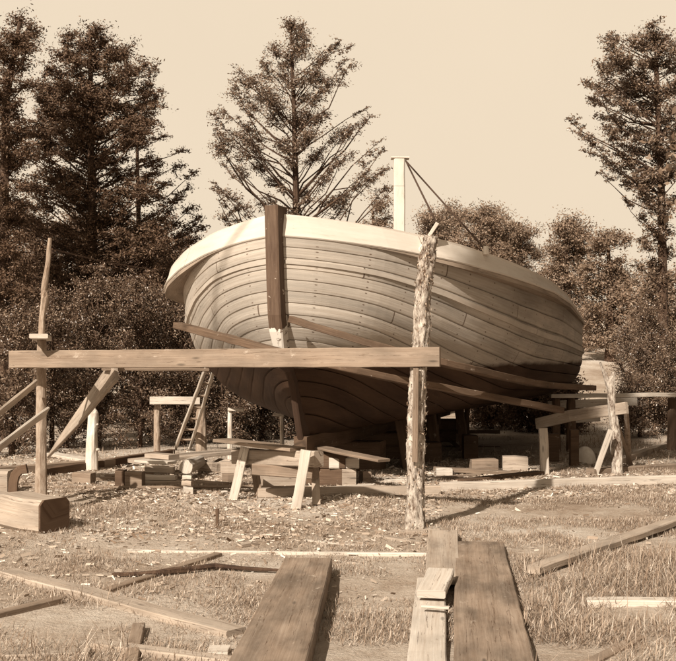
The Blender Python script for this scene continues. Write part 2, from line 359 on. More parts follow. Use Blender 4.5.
def make_boat():
    st = stations(); NS = 15; mb = MB()
    for side in (1, -1):
        for k in range(NS):
            t0, t1 = k/NS, (k+1)/NS; sub = 4; rows = []
            ts = [t0+(t1-t0)*j/sub for j in range(sub+1)]
            for s in st:
                r = []
                for j, t in enumerate(ts):
                    # rounded, slightly proud strake with an open seam each side
                    off = {0: -0.010, sub: -0.010}.get(j, 0.004)
                    g = 0.002 if j == 0 else (-0.002 if j == sub else 0)
                    r.append(hullpt(s, t+g, side, off, True))
                rows.append(r)
            # edges of the strake pinched so that seams shade
            rows2 = []
            for s in st:
                e = 0.006/ max(0.5, 1)
                r = [hullpt(s, t0+0.0006, side, -0.018, True)]
                r += [hullpt(s, t0+0.0042, side, 0.0, True)]+[hullpt(s, t, side, 0.004, True) for t in ts[1:-1]]+[hullpt(s, t1-0.0042, side, 0.001, True)]
                r += [hullpt(s, t1-0.0006, side, -0.018, True)]
                rows2.append(r)
            V = [k]+[k+0.04]+[k+j/sub for j in range(1, sub)]+[k+0.96, k+1-1e-3]
            mb.quadgrid(rows2, [x+side*20+40 for x in st], [v+(20 if side < 0 else 0) for v in V], flip=(side > 0))
        # transom half
        rows = [[hullpt(LOA, t, side), BOW+DIR*LOA+Vector((0, 0, hullpt(LOA, t, side).z))] for t in [j/10 for j in range(11)]]
        mb.quadgrid(rows, [j*.3 for j in range(11)], [0, .9], flip=(side < 0))
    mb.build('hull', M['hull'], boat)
    # rubbing strake
    for side in (1, -1):
        m2 = MB(); rows = []
        for s in st:
            r = []
            for dt, of in ((-.012, -.02), (-.012, .032), (.012, .032), (.012, -.02)): r.append(hullpt(s, 0.84+dt, side, of, True))
            rows.append(r)
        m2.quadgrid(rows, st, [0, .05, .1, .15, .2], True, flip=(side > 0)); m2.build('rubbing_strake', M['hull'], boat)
    # bulwark band (both sides), overhanging guard shelf under it, deck
    def rp(s, b, z, side): return BOW+DIR*s+NL*(b*side)+Vector((0, 0, z))
    br = MB(); gd = MB(); dk = MB()
    for side in (1, -1):
        rows = []; rg = []; rd = []
        for s in st:
            b = RB(s); z = ZR(s); h = RH(s); t = 0.07
            rows.append([rp(s+t*0.2, max(.0, b-t), z-h, side), rp(s, b-.012, z-h, side), rp(s, b, z-h+.012, side), rp(s, b-.085, z-.015, side), rp(s, b-.10, z, side), rp(s+t*.2, max(0, b-t), z, side)])
            hb = max(0, b-OV(s)-.05)
            rg.append([rp(s, hb, z-h-.005, side), rp(s, max(.0, b-.02), z-h-.006-.045*min(1, OV(s)/.15), side), rp(s, max(0, b-.02), z-h-.0015, side)])
            rd.append([rp(s, max(0, b-.06), z-h+.02, side), rp(s, 0, z-h+.07, side)])
        V = [0, .07, .09, .3, .32, .38, .6]
        br.quadgrid(rows, [x*1.0+side*15 for x in st], V, True, flip=(side > 0))
        gd.quadgrid(rg, st, [0, .3, .36], flip=(side > 0)); dk.quadgrid(rd, st, [0, 2], flip=(side < 0))
    # stern rail
    br.board([rp(LOA, -RB(LOA), ZR(LOA)-.075, 1), rp(LOA, RB(LOA), ZR(LOA)-.075, 1)], .06, .15)
    br.build('bulwark', M['rail'], boat); gd.build('guard', M['deck'], boat); dk.build('deck', M['deck'], boat)
    # stem and keel
    sm = MB(); zs = [3.16, 3.0, 2.7, 2.4, 2.2, 2.0, 1.85, 1.7, 1.6, 1.5, 1.4, 1.3, 1.2, 1.1, .95, .8, .7, .6]
    rows = []; U = []; u = 0; pv = None
    for z in zs:
        s0 = STEM(z); dz = 0.05; sl_ = (STEM(z+dz)-STEM(z-dz))/(2*dz); n = math.hypot(1, sl_); W = .088 if z > 1.75 else (.075 if z > 1.45 else .05)
        fw = -0.13 if z > 1.45 else -.07; f_ = BOW+DIR*(s0+fw/n)+Vector((0, 0, z+fw*(-sl_)/n*-1*-1)); bk = BOW+DIR*(s0+.14)+Vector((0, 0, z))
        rows.append([bk+NL*W, f_+NL*(W-.012)+DIR*.012, f_+NL*(W-.03), f_-NL*(W-.03), f_-NL*(W-.012)+DIR*.012, bk-NL*W])
        if pv is not None: u += (f_-pv).length
        pv = f_; U.append(u)
    b = sm.quadgrid(rows, U, [0, .14, .16, .28, .3, .44, .5], True)
    sm.cap([b+j for j in range(6)][::-1]); sm.build('stem', M['stem'], boat)
    kb = MB(); kb.board([BOW+DIR*.85+Vector((0, 0, .50)), BOW+DIR*9.2+Vector((0, 0, .50))], .16, .20); kb.build('keel', M['dark'], boat)
    # mast stump with cap and stays
    mp = BOW+DIR*5.6; ms = MB(); tz = at(399, 159, mp.y).z
    ms.board([mp+Vector((0, 0, 2.1)), mp+Vector((0, 0, tz))], .175, .175, up=Vector((0, 1, 0)), bev=.02)
    mast = ms.build('mast', M['post'], boat)
    c = MB(); c.board([mp+Vector((-.13, 0, tz+.012)), mp+Vector((.15, 0, tz+.012))], .2, .025); o = c.build('mast_cap', M['post'], boat)
    top = mp+Vector((.1, 0, tz-.03))
    pa = BOW+DIR*1.02-NL*(RB(1.02)-.04)
    r = MB(); r.board([at(437.5, 223, pa.y), pa+Vector((0, 0, ZR(1.02)-.2))], .045, .045, up=Vector((0, 1, 0))); r.build('stanchion', M['post'], boat)
    r = MB(); r.log([top, at(437, 224, pa.y)], [.013, .013], 0, 6); r.build('stay', M['rope'], boat)
    pb = BOW+DIR*1.75-NL*(RB(1.75)-.05)+Vector((0, 0, ZR(1.75)+.02))
    r = MB(); r.log([top, pb], [.012, .012], 0, 6); r.build('stay', M['rope'], boat)
    r = MB(); r.log([pb+Vector((0, 0, -.05)), pb+Vector((0, 0, .05))], [.04, .03], 0.05, 8); r.build('cleat', M['post'], boat)
make_boat()

# planks bent round the hull as staging
def curve_pts(P, n=8):
    P = [P[0]]+P+[P[-1]]; out = []
    for i in range(1, len(P)-2):
        a, b, c, d = P[i-1:i+3]
        for k in range(n):
            t = k/n; out.append(0.5*((2*b)+(c-a)*t+(2*a-5*b+4*c-d)*t*t+(3*b-a-3*c+d)*t**3))
    out.append(P[-2]); return out
g = 'long staging planks along the hull'
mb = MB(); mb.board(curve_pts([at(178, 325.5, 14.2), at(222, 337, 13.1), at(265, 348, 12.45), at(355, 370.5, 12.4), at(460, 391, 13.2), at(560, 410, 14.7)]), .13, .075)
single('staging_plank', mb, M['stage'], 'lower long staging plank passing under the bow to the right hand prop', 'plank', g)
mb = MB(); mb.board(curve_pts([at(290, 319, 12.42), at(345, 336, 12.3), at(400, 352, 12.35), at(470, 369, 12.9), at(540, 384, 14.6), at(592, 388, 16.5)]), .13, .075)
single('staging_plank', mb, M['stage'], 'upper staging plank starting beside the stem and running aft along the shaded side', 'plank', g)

# ---------------------------------------------------------------- staging beam in front with its posts
beam_l, beam_r = at(10, 359.3, 11.85), at(440, 357, 10.2)
mb = MB(); mb.board([beam_l, beam_r], .045, .178, seg=30, jit=.003)
single('staging_rail', mb, M['beam'], 'long horizontal board nailed across two posts in front of the bow', 'board')
mb = MB(); mb.board([at(104, 369, 11.9), at(206, 369.5, 12.4)], .2, .035)
single('loose_board', mb, M['grey'], 'short board lying behind the left half of the long horizontal board', 'board')
# bark covered post
def bark_post():
    b = G(415, 528); t = thing('bark_post', b, 'tall leaning post with flaking pale bark holding the right end of the horizontal board', 'post')
    D = 10.36
    P = [at(414, 530, b.y), at(416, 450, D), at(417, 400, D), at(421, 345, D), at(423, 290, D), at(427, 260, D), at(431, 236, D)]; R = [.088, .078, .074, .072, .07, .066, .055]
    m = MB(); m.log(P, R, .22, 34, sub=34, fine=.008); m.build('trunk', M['barkpale'], t, smooth=True)
    # curling bark flakes
    n = 1300; k = rng.integers(0, 6, n); tt = rng.random(n); Pn = np.array([tuple(p) for p in P]); Rn = np.array(R)
    c = Pn[k]*(1-tt)[:, None]+Pn[k+1]*tt[:, None]; r = Rn[k]*(1-tt)+Rn[k+1]*tt; a = rng.random(n)*6.283
    nn = np.stack([np.cos(a), np.sin(a), np.zeros(n)], 1); c = c+nn*(r*1.03+rng.random(n)*.016)[:, None]
    tg = np.stack([-np.sin(a), np.cos(a), np.zeros(n)], 1); up = np.array([0, 0, 1])+rng.normal(size=(n, 3))*.25+nn*rng.normal(size=(n, 1))*.5
    sc = rng.uniform(.3, 1.3, (n, 1)); quads('bark_flake', c, up*.012*sc, (tg+nn*rng.normal(size=(n, 1))*.6)*.006*sc, M['bk'], t)
    bl = bpy.data.objects[-1] if False else None
    m = MB(); m.board([at(416, 368, 10.24), at(415, 462, 10.24)], .05, .03, up=Vector((0, 1, 0))); m.build('batten', M['grey'], t)
bark_post()
for o in C.objects:
    if o.name.startswith('bark_flake'): o['kind'] = 'stuff'
p = at(41, 350, 12.05); gpt = Vector((p.x, p.y, gz(p.x, p.y)))
t = thing('left_post', gpt, 'dark round post holding the left end of the horizontal board, thin crooked sapling above', 'post'); t.name = 'round_post'
m = MB(); m.log([gpt-Vector((0, 0, .1)), at(41, 420, 12.05), at(42, 336, 12.05)], [.062, .055, .05], .12); m.build('post', M['sap'], t)
m = MB(); m.log([at(42, 345, 12.0), at(42, 320, 12.0), at(45, 298, 12.0), at(44, 290, 12.0), at(48, 262, 12.0), at(50, 238, 12.0)], [.035, .034, .04, .033, .026, .018], .15); m.build('sapling_pole', M['sap'], t)
mb = MB(); mb.board([at(38.5, 336, 11.45), at(43.5, 339, 12.5)], .18, .045)
single('short_board', mb, M['pale'], 'short pale board on top of the left round post, its end facing the viewer', 'board')
mb = MB(); mb.log([at(52, 249, 11.98), at(105, 262, 13.2), at(156, 270, 14.6)], [.008]*3, 0, 5, sub=8)
single('line', mb, M['rope'], 'thin line stretched from the sapling pole to the rail of the boat', 'rope')
# slanting boards at the left
mb = MB(); mb.board([at(-10, 421, 11.0), at(35, 384, 11.85)], .03, .12, up=Vector((.6, 0, 1)))
single('slanting_board', mb, M['board'], 'upper narrow brace board rising from the left edge to the round post', 'board', 'brace boards at the left')
mb = MB(); mb.board([at(-10, 454, 10.4), at(46, 412, 11.7)], .03, .125, up=Vector((.6, 0, 1)))
single('slanting_board', mb, M['pale'], 'lower brace board crossing in front of the round post, end cut square', 'board', 'brace boards at the left')
mb = MB(); mb.board([at(116, 368, 11.75), at(84, 410, 12.8), at(55, 446, 14.2)], .27, .035, up=Vector((.25, -.9, .4)), wend=.36, twist=.2)
single('slanting_plank', mb, M['board'], 'wide plank sloping from the horizontal board down to the ground timbers on the left', 'plank', 'brace boards at the left')
# peeled stump post
b = G(92, 470); mb = MB(); mb.log([b-Vector((0, 0, .1)), at(92, 440, b.y), at(93, 413, b.y), at(92, 404, b.y)], [.088, .075, .066, .02], .1, sub=5)
q = mb; q.log([at(95, 451, b.y), at(98.5, 449, b.y-.05)], [.03, .015], .05, 8); q.log([at(95, 426, b.y), at(98, 424, b.y-.03)], [.02, .01], .05, 8)
single('peeled_post', mb, M['peeled'], 'pale peeled log post with pointed top and branch stubs left of the boat', 'post')

# big squared log at the left edge
a, b = Vector((-2.50, 10.1, .15)), Vector((-4.3, 11.2, .16))
mb = MB(); mb.board([a, b], .36, .30, bev=.04, jit=.02)
sq = thing('squared_log', a-Vector((0, 0, .15)), 'thick squared log at the left edge with its dark cut end showing', 'log')
mb.build('log_body', M['board'], sq); dd = (a-b).normalized()
m = MB(); m.board([a+dd*.001, a+dd*.022], .352, .292, bev=.045, jit=.0, seg=1); m.build('shaded_end_grain', M['dark'], sq)  # dark slab: end grain with its unlit tone put into the colour
# bent knee behind it
D = 12.6; mb = MB(); mb.board([at(27, 468.5, D), at(20, 470, D), at(15.5, 475, D), at(13.5, 482, D), at(13, 490, D), at(14, 497, D)], .10, .055, up=Vector((0, -1, .01)))
single('bent_knee', mb, M['dark'], 'curved dark ship knee standing on the ground behind the squared log', 'timber')
mb = MB(); mb.board([at(-30, 482, 12.9), at(11, 482, 12.9)], .3, .27, bev=.03)
single('thick_block', mb, M['board'], 'thick pale block of timber at the left edge behind the curved knee', 'block')

# ---------------------------------------------------------------- ladder, trestles and small posts behind
def ladder():
    a0, a1 = at(175, 449, 18.6), at(210, 357, 15.3); b0, b1 = at(189.5, 448.5, 18.6), at(218, 357, 15.3)
    a0.z = gz(a0.x, a0.y); b0.z = gz(b0.x, b0.y)
    t = thing('ladder', (a0+b0)/2, 'thin pole ladder leaning against the left side of the hull', 'ladder')
    for p, q in ((a0, a1), (b0, b1)): m = MB(); m.board([p, q], .04, .06); m.build('rail', M['pale'], t)
    for i in range(1, 8):
        k = i/8; p, q = a0.lerp(a1, k), b0.lerp(b1, k); m = MB(); m.log([p, q], [.018, .018], .03, 8); m.build('rung', M['grey'], t)
ladder()
def post_mb(x, y0, y1, D, r, dx=0, rough=.12):
    p = at(x, y1, D); b = Vector((p.x+dx, D, gz(p.x+dx, D)-.05)); m = MB(); m.log([b, b.lerp(p, .5), p], [r*1.1, r, r*.9], rough); return m
Dt = 18.0; t = thing('trestle', at(175, 452, Dt), 'rough trestle of two bark posts with a short cross board beside the ladder', 'trestle')
post_mb(157, 0, 404, Dt, .05).build('leg', M['sap'], t); post_mb(201, 0, 404, Dt, .085).build('leg', M['sap'], t)
m = MB(); m.board([at(150, 400.5, Dt-.12), at(200, 400.5, Dt-.12)], .06, .12); m.build('cross_board', M['pale'], t)
g = 'short posts with caps under the bow'
for x, xt, x1, x2, y, D, r, lab, mt in ((230, 230, 228, 244, 409, 16.4, .035, 'square pale prop with a long cap board, leftmost under the bow', 'pale'), (282, 282, 273, 284, 414, 16.8, .035, 'thin knotty prop with a short cap board right of the stem foot', 'peeled'), (377, 377, 369, 385, 429, 17.5, .07, 'stout prop with a pale block on top under the middle of the hull', 'grey')):
    t = thing('capped_post', Vector((at(x, 0, D).x, D, 0)), lab, 'prop', g)
    post_mb(x, 0, y+1, D, r).build('post', M[mt] if mt != 'pale' else M['peeled'], t)
    m = MB(); m.board([at(x1, y, D-.02), at(x2, y+1, D-.02)], .1, .045 if x < 300 else .09); m.build('cap', M['pale'], t)

# sawhorse
t = thing('sawhorse', G(275, 502), 'heavy sawhorse bench of squared beams with splayed legs in front of the bow', 'sawhorse')
m = MB(); m.board([at(236, 456, 12.65), at(319, 459, 11.8)], .14, .165, bev=.012); m.build('beam', M['board'], t)
m = MB(); m.board([at(255, 469, 12.35), at(316, 473, 11.95)], .12, .12, bev=.01); m.build('lower_beam', M['grey'], t)
def leg(x0, y0, D0, x1, y1, w_, th, mat, D1=None):
    e = G(x1, y1) if D1 is None else at(x1, y1, D1); m = MB(); m.board([at(x0, y0, D0), e], w_, th, up=Vector((0, -1, 0.1)).normalized() if True else None); m.build('leg', M[mat], t)
leg(306, 450, 11.66, 296, 508, .105, .06, 'pale'); leg(315, 470, 12.1, 316.5, 505, .085, .06, 'board')
leg(245, 447, 12.42, 233, 499, .095, .06, 'pale'); leg(252, 452, 12.85, 259, 496, .085, .07, 'grey')
mb = MB(); mb.board([at(221, 440, 12.75), at(298, 449.5, 11.95)], .24, .035)
single('loose_board', mb, M['grey'], 'board resting on top of the sawhorse with a pale sawn left end', 'board')
mb = MB(); mb.board([at(221, 440.5, 12.60), at(231, 441.5, 12.5)], .06, .042)

# ---------------------------------------------------------------- timbers lying about: (name, label, material, p0, p1, w, t)
def lie(x0, y0, x1, y1, w, t, dz=0.0, **k):
    m = MB(); a, b = G(x0, y0), G(x1, y1); a.z = gz(a.x, a.y); b.z = gz(b.x, b.y)
    m.board([a+Vector((0, 0, t/2+dz)), b+Vector((0, 0, t/2+dz))], w, t, **k); return m
def L(name, label, mat, args, cat='board', group=None, **k): return single(name, lie(*args, **k), M[mat], label, cat, group)
L('long_timber', 'long squared timber on the ground behind the sawhorse, running left of the bark post', 'board', (258, 496, 440, 495.5, .11, .10), 'timber')
L('long_timber', 'long squared timber on the ground running from the bark post to the right edge', 'pale', (441, 492.5, 720, 482, .11, .10), 'timber')
mb = MB(); mb.log([at(22, 487, 13.3), at(120, 487.5, 13.25), at(230, 486.5, 13.2), at(336, 488, 13.1)], [.016, .018, .017, .014], .05, 8)
single('thin_pole', mb, M['grey'], 'thin straight pole lying low across the yard left of the sawhorse', 'pole')
L('timber_baulk', 'long grey baulk behind the slanting plank at the left edge', 'grey', (-20, 478, 112, 466, .16, .12), 'timber')
L('timber_baulk', 'thin dark pole-like plank running toward the trestle behind the peeled post', 'dark', (40, 477, 172, 456, .10, .10), 'timber')
L('timber_baulk', 'pale board lying flat between the slanting plank and the peeled post', 'pale', (50, 456, 92, 462, .2, .05), 'board')
L('timber_baulk', 'pale board lying flat behind the slanting plank beside the bushes', 'pale', (58, 452, 85, 450, .3, .05), 'board')
mb = MB(); mb.board([at(134, 461.5, 14.6), at(240, 450.5, 15.6)], .34, .05)
single('wide_plank', mb, M['board'], 'wide plank laid across the lumber pile in front of the ladder', 'plank')
g = 'short lumber ends stacked in the pile'
labs = ['bottom board of the lumber pile under the wide plank', 'second board up in the lumber pile under the wide plank', 'split board sticking out left from the lumber pile', 'short thick board in the middle of the lumber pile', 'pale thin board near the top of the lumber pile', 'topmost short board of the lumber pile, just under the wide plank']
for i, (x0, y0, x1, y1, w_, th, z) in enumerate([(138, 486, 178, 484, .2, .05, 0), (141, 484, 176, 484, .18, .05, .055), (108, 480, 150, 476, .15, .06, .0), (146, 481, 174, 481, .2, .07, .11), (139, 478, 172, 480, .2, .035, .19), (150, 476, 174, 478, .2, .06, .235)]):
    single('lumber_end', lie(x0, y0, x1, y1, w_, th, z), M[['board', 'pale', 'grey', 'board', 'pale', 'board'][i]], labs[i], 'board', g)
def block(x, y, wpx, h, d, mat, label, rot=0.0, z=0.0, group=None, name='timber_block'):
    c = G(x, y); wd = wpx/F*c.y; v = Vector((math.cos(rot), math.sin(rot), 0))*wd/2; m = MB()
    zz = Vector((0, 0, h/2+z)); m.board([c-v+zz, c+v+zz], d, h, bev=.012, seg=2, jit=.006)
    return single(name, m, M[mat], label, 'block', group)
block(84, 484, 20, .13, .16, 'grey', 'dark squat block on the ground right of the round post', -.2)
block(121, 486, 9, .19, .2, 'dark', 'dark upright block left of the pale faced block in the lumber pile')
block(135, 488, 17, .19, .16, 'grey', 'square faced block at the left end of the lumber pile', -.1)
block(188, 493, 9, .08, .14, 'pale', 'lowest of three small blocks stacked beside the lumber pile', .2)
block(188, 492, 10, .06, .14, 'board', 'middle one of three small blocks stacked beside the lumber pile', -.15, .085)
block(187, 492, 9, .05, .14, 'pale', 'topmost of three small blocks stacked beside the lumber pile', .1, .15)
c = at(186, 467, 14.1); mb = MB(); mb.log([c, c+Vector((.05, .9, -.02))], [.085, .08], .12)
single('short_log', mb, M['pale'], 'round log end pointing at the viewer from the lumber pile', 'log')
mb = MB(); mb.board(curve_pts([at(192, 463, 15.2), at(205, 466, 15.1), at(218, 467, 15.2), at(226, 463, 15.3)]), .25, .12)
single('curved_timber', mb, M['board'], 'curved hewn timber under the wide plank left of the sawhorse', 'timber')
block(228, 478, 15, .20, .2, 'board', 'pale squared block behind the left legs of the sawhorse', .1)
block(228, 483, 12, .12, .16, 'grey', 'low block against the left front leg of the sawhorse', .1)
L('loose_timber', 'stout timber lying behind the legs of the sawhorse', 'board', (262, 486, 300, 485, .2, .15), 'timber')
block(349, 486, 14, .20, .14, 'board', 'upright block carrying a pale cap block right of the sawhorse')
block(344, 485.4, 30, .13, .2, 'pale', 'pale cap block balanced on the upright block right of the sawhorse', 0, .205)
mb = MB(); mb.board([at(300, 444, 13.9), at(384, 460.5, 12.9)], .2, .03)
single('loose_board', mb, M['grey'], 'thin board sloping over the pale cap block right of the sawhorse', 'board')
block(365, 484, 9, .15, .1, 'grey', 'small leaning block right of the upright block', .5)
L('loose_board', 'flat pale board lying just left of the bark post behind the long timber', 'pale', (386, 484, 412, 483, .12, .04))
mb = MB(); mb.board([at(436, 469, 14.6), at(520, 473.5, 14.9)], .2, .05)
single('loose_board', mb, M['grey'], 'board lying on the chips under the shaded side of the hull', 'board')
block(444, 477, 16, .10, .14, 'pale', 'pale low block under the hull just right of the bark post')
block(483, 471, 27, .16, .25, 'grey', 'left one of two wide blocks on the ground under the hull', .1)
block(515, 470, 25, .19, .22, 'board', 'right one of two wide blocks on the ground under the hull', -.1)
L('loose_board', 'dark board on the chips in front of the two wide blocks', 'dark', (460, 483, 540, 474, .15, .04))
# blocks under the keel
g = 'blocks carrying the keel'
proto = None; kk = 0
for s in (1.3, 2.9, 4.6, 6.3, 8.0):
    for lv in range(2):
        c = BOW+DIR*s; c.z = lv*.20
        nm = ('nearest the bow', 'second from the bow', 'third from the bow', 'fourth from the bow', 'nearest the stern')[kk//2]
        lab = ('lower' if lv == 0 else 'upper')+' dark keel block of the pair '+nm
        if proto is None:
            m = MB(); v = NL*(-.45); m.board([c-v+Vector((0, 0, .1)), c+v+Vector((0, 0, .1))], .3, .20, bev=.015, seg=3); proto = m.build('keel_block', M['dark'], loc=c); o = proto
        else: o = proto.copy(); C.objects.link(o); o.location = c
        tag(o, lab, 'block', g); kk += 1
# props against the hull
g = 'props shoring the hull'
for s, side, tau, out, lab in ((3.0, -1, .06, .12, 'dark upright shore under the shaded side of the hull, nearest the bow'), (4.6, -1, .06, .1, 'dark upright shore under the shaded side of the hull, middle one'), (6.4, -1, .06, .1, 'dark upright shore under the shaded side of the hull, nearest the stern'), (3.4, 1, .06, .1, 'dark upright shore under the sunlit side of the hull, forward one'), (5.6, 1, .06, .1, 'dark upright shore under the sunlit side of the hull, after one')):
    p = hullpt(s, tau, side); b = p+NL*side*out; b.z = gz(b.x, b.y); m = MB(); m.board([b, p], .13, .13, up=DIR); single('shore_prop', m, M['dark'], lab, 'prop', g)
b = G(545, 474); mb = MB(); mb.board([b-Vector((0, 0, .03)), at(543, 428, b.y)], .11, .07, up=Vector((0, -1, 0)))
single('stake_post', mb, M['pale'], 'short pale squared stake standing under the stern end of the lower staging plank', 'post')
block(574, 466, 8, .5, .12, 'dark', 'dark upright timber under the stern left of the pale sack', 0, 0, None, 'upright_timber')

t = thing('cradle_frame', Vector((at(452, 0, 19).x, 19, 0)), 'dark braced frame seen under the hull right of the bark post', 'frame')
for x in (438, 467): post_mb(x, 0, 405, 19, .045).build('post', M['dark'], t)
for y in (431, 447): m = MB(); m.board([at(425, y, 18.93), at(500, y+1, 18.93)], .04, .06); m.build('rail', M['dark'], t)
m = MB(); m.board([at(441, 433, 18.86), at(464, 452, 18.86)], .03, .06); m.build('brace', M['dark'], t)
block(408, 467, 16, .22, .3, 'dark', 'dark block under the hull behind the bark post, left side')
block(428, 463, 22, .28, .3, 'dark', 'tall dark block under the hull just behind the bark post', .2)
block(312, 474, 18, .18, .2, 'dark', 'dark block behind the right end of the sawhorse')
block(276, 478, 16, .16, .2, 'grey', 'grey block seen between the legs of the sawhorse', .15)
block(470, 458, 14, .35, .3, 'dark', 'dark upright block farther back under the hull')
block(552, 461, 12, .4, .2, 'dark', 'dark upright block behind the squared stake')
L('loose_board', 'thin board on the chips left of the two wide blocks', 'grey', (440, 480, 478, 476, .12, .03))
L('loose_board', 'short board on the chips behind the long timber left of the bark post', 'pale', (330, 490, 372, 488, .1, .03))
L('loose_board', 'rough slab lying behind the thin pole left of the sawhorse', 'grey', (196, 484, 226, 486, .14, .05))
L('loose_board', 'rough slab lying in front of the peeled post', 'grey', (96, 481, 116, 480, .12, .04))
# right hand trestle
t = thing('trestle', G(612, 474), 'rough trestle with a forked bark pole and sloping board at the right of the stern', 'trestle')
m = MB(); m.board([at(537, 424, 15.9), at(570, 416, 15.3), at(627, 408, 14.6)], .05, .15); m.build('cross_board', M['board'], t)
D = 14.75; m = MB(); m.log([at(617, 476, D), at(616, 440, D), at(613, 415, D), at(611, 390, D), at(612, 376, D)], [.085, .075, .055, .05, .035], .16); m.log([at(611, 392, D), at(606, 378, D), at(600, 362, D)], [.045, .03, .012], .12, 8); m.log([at(611, 385, D), at(614, 372, D)], [.04, .03], .1, 8); m.build('bark_pole', M['barkpale'], t)
m = MB(); m.board([at(611, 430, 14.5), G(595, 476)], .07, .05, up=Vector((0, -1, 0))); m.build('leg', M['pale'], t)
m = MB(); m.board([at(617, 424, 14.9), G(632, 468)], .05, .04, up=Vector((0, -1, 0))); m.build('leg', M['grey'], t)
m = MB(); m.log([at(626, 406, 14.9), G(629, 466)], [.03, .04], .12, 8); m.build('leg', M['sap'], t)
mb = MB(); mb.board([at(550, 396, 18), at(700, 394.5, 18)], .2, .06)
single('long_rail', mb, M['pale'], 'long thin pale rail running from the stern out of the right edge', 'rail')
mb = MB(); mb.board([at(548, 405, 18.6), at(637, 401.5, 18.6)], .05, .13)
single('pale_board', mb, M['pale'], 'broad pale board just below the long rail behind the stern', 'board')
mb = MB(); mb.board([at(575, 421, 18.6), at(600, 419, 18.6)], .05, .07)
single('pale_board', mb, M['pale'], 'short pale board under the sloping trestle board behind the stern', 'board')
g = 'posts behind the stern'
for x, yy, D, lab in ((556, 398, 18.1, 'dark post carrying the long rail, hard by the stern'), (571, 398, 18.2, 'dark post carrying the long rail, right one of the pair by the stern'), (672, 398, 18.2, 'thin post carrying the long rail at the right edge')):
    single('rail_post', post_mb(x, 0, yy, D, .07), M['dark'], lab, 'post', g)
# pale sack / stone
c = G(585, 463); m = MB(); rows = []
for i in range(9):
    ph = math.pi/2*i/8
    rows.append([c+Vector((math.cos(a)*.16*math.cos(ph)*(1+.1*noise.noise(Vector((a, i, 2)))), math.sin(a)*.14*math.cos(ph), .24*math.sin(ph)-.01)) for a in [2*math.pi*j/16 for j in range(16)]])
m.quadgrid(rows, [i*.1 for i in range(9)], [j*.1 for j in range(17)], True)
single('pale_sack', m, M['stone'], 'rounded pale sack on the ground under the stern', 'sack', smooth=True)
L('loose_board', 'flat timber lying on the ground under the right hand trestle', 'grey', (590, 476, 676, 468, .14, .08))
L('loose_board', 'pale fallen pole on the slope at the right edge', 'board', (618, 464, 690, 440, .10, .08))

# ---------------------------------------------------------------- foreground planks
def flat(name, label, mat, a, b, w, t, z=0.0, wend=None, cat='plank', group=None, **k):
    m = MB(); A = Vector((a[0], a[1], gz(*a)+t/2+z)); B = Vector((b[0], b[1], gz(*b)+t/2+z)); m.board([A, B], w, t, wend=wend, bev=.008, jit=.003, **k)
    return single(name, m, M[mat], label, cat, group)
g = 'heavy planks in the foreground'
flat('heavy_plank', 'thick dark heavy plank, leftmost of the foreground planks', 'big', (-.212, 8.2), (-.385, 4.4), .34, .12, 0, .39, group=g)
flat('heavy_plank', 'broad brown plank, rightmost of the foreground planks, bottom edge of picture', 'big', (1.135, 9.25), (.65, 4.5), .385, .06, 0, .40, group=g)
flat('heavy_plank', 'narrow pale plank between the two broad foreground planks', 'pale', (.64, 7.9), (.33, 4.5), .195, .04, 0, .20, group=g)
flat('heavy_plank', 'short grey plank lapped over the far end of the narrow foreground plank', 'board', (.89, 9.75), (.70, 7.7), .25, .03, .042, .24, group=g)
m = MB(); m.board([Vector((.578, 7.13, .085)), Vector((.690, 7.72, .112))], .18, .05, bev=.008, jit=.003)
single('board_offcut', m, M['pale'], 'short pale offcut lying across the narrow foreground plank', 'board')
m = MB(); m.board([Vector((.50, 6.85, .075)), Vector((.66, 6.8, .075))], .04, .015)
single('wood_splinter', m, M['pale'], 'thin pale splinter lying across the narrow foreground plank', 'splinter')
g = 'boards scattered in the foreground'
for nm, lab, mt, ar in (
 ('scattered_board', 'long weathered board sloping through the grass at lower left', 'board', (8, 575, 236, 633, .15, .05)),
 ('scattered_board', 'narrow board meeting the long weathered board from upper right', 'grey', (98, 594, 218, 556, .07, .04)),
 ('scattered_board', 'short grey board end at the left edge above the weeds', 'grey', (-20, 621, 58, 602, .07, .05)),
 ('scattered_board', 'long thin lath lying across the yard in front of the foreground planks', 'pale', (128, 551.5, 438, 556, .05, .035)),
 ('scattered_board', 'board lying along the bottom edge at lower left', 'board', (96, 647, 238, 664, .10, .04)),
 ('scattered_board', 'board at the bottom left corner in the weeds', 'board', (-10, 657, 90, 656, .10, .04)),
 ('scattered_board', 'narrow stick joining the long weathered board to the bottom edge', 'grey', (139, 627, 131, 668, .07, .05)),
 ('scattered_board', 'pale lath in front of the sawhorse, right of the picture middle', 'pale', (304, 539, 366, 546, .06, .02)),
 ('scattered_board', 'small pale stick in front of the left sawhorse leg', 'pale', (218, 531, 246, 535, .05, .02)),
 ('scattered_board', 'short board at the foot of the bark post', 'board', (378, 537, 424, 543, .08, .03)),
 ('scattered_board', 'pale board end just behind the foot of the bark post', 'board', (386, 533, 440, 531, .1, .03)),
 ('scattered_board', 'narrow board lying parallel above the long thin lath', 'grey', (238, 548, 272, 541, .07, .02)),
 ('scattered_board', 'small pale offcut left of the dark heavy plank at the bottom', 'pale', (208, 654, 229, 654, .16, .04)),
 ('scattered_board', 'long edge-lit board rising to the right edge in the grass', 'board', (532, 577, 700, 518, .13, .05)),
 ('scattered_board', 'pale board half hidden in weeds at the right edge', 'pale', (586, 602, 700, 604, .12, .05)),
 ('scattered_board', 'short board end poking from weeds at lower right', 'grey', (590, 662, 640, 637, .07, .04))):
    L(nm, lab, mt, ar+(.03 if 'rising to the right' in lab else -.012,), 'board', g)
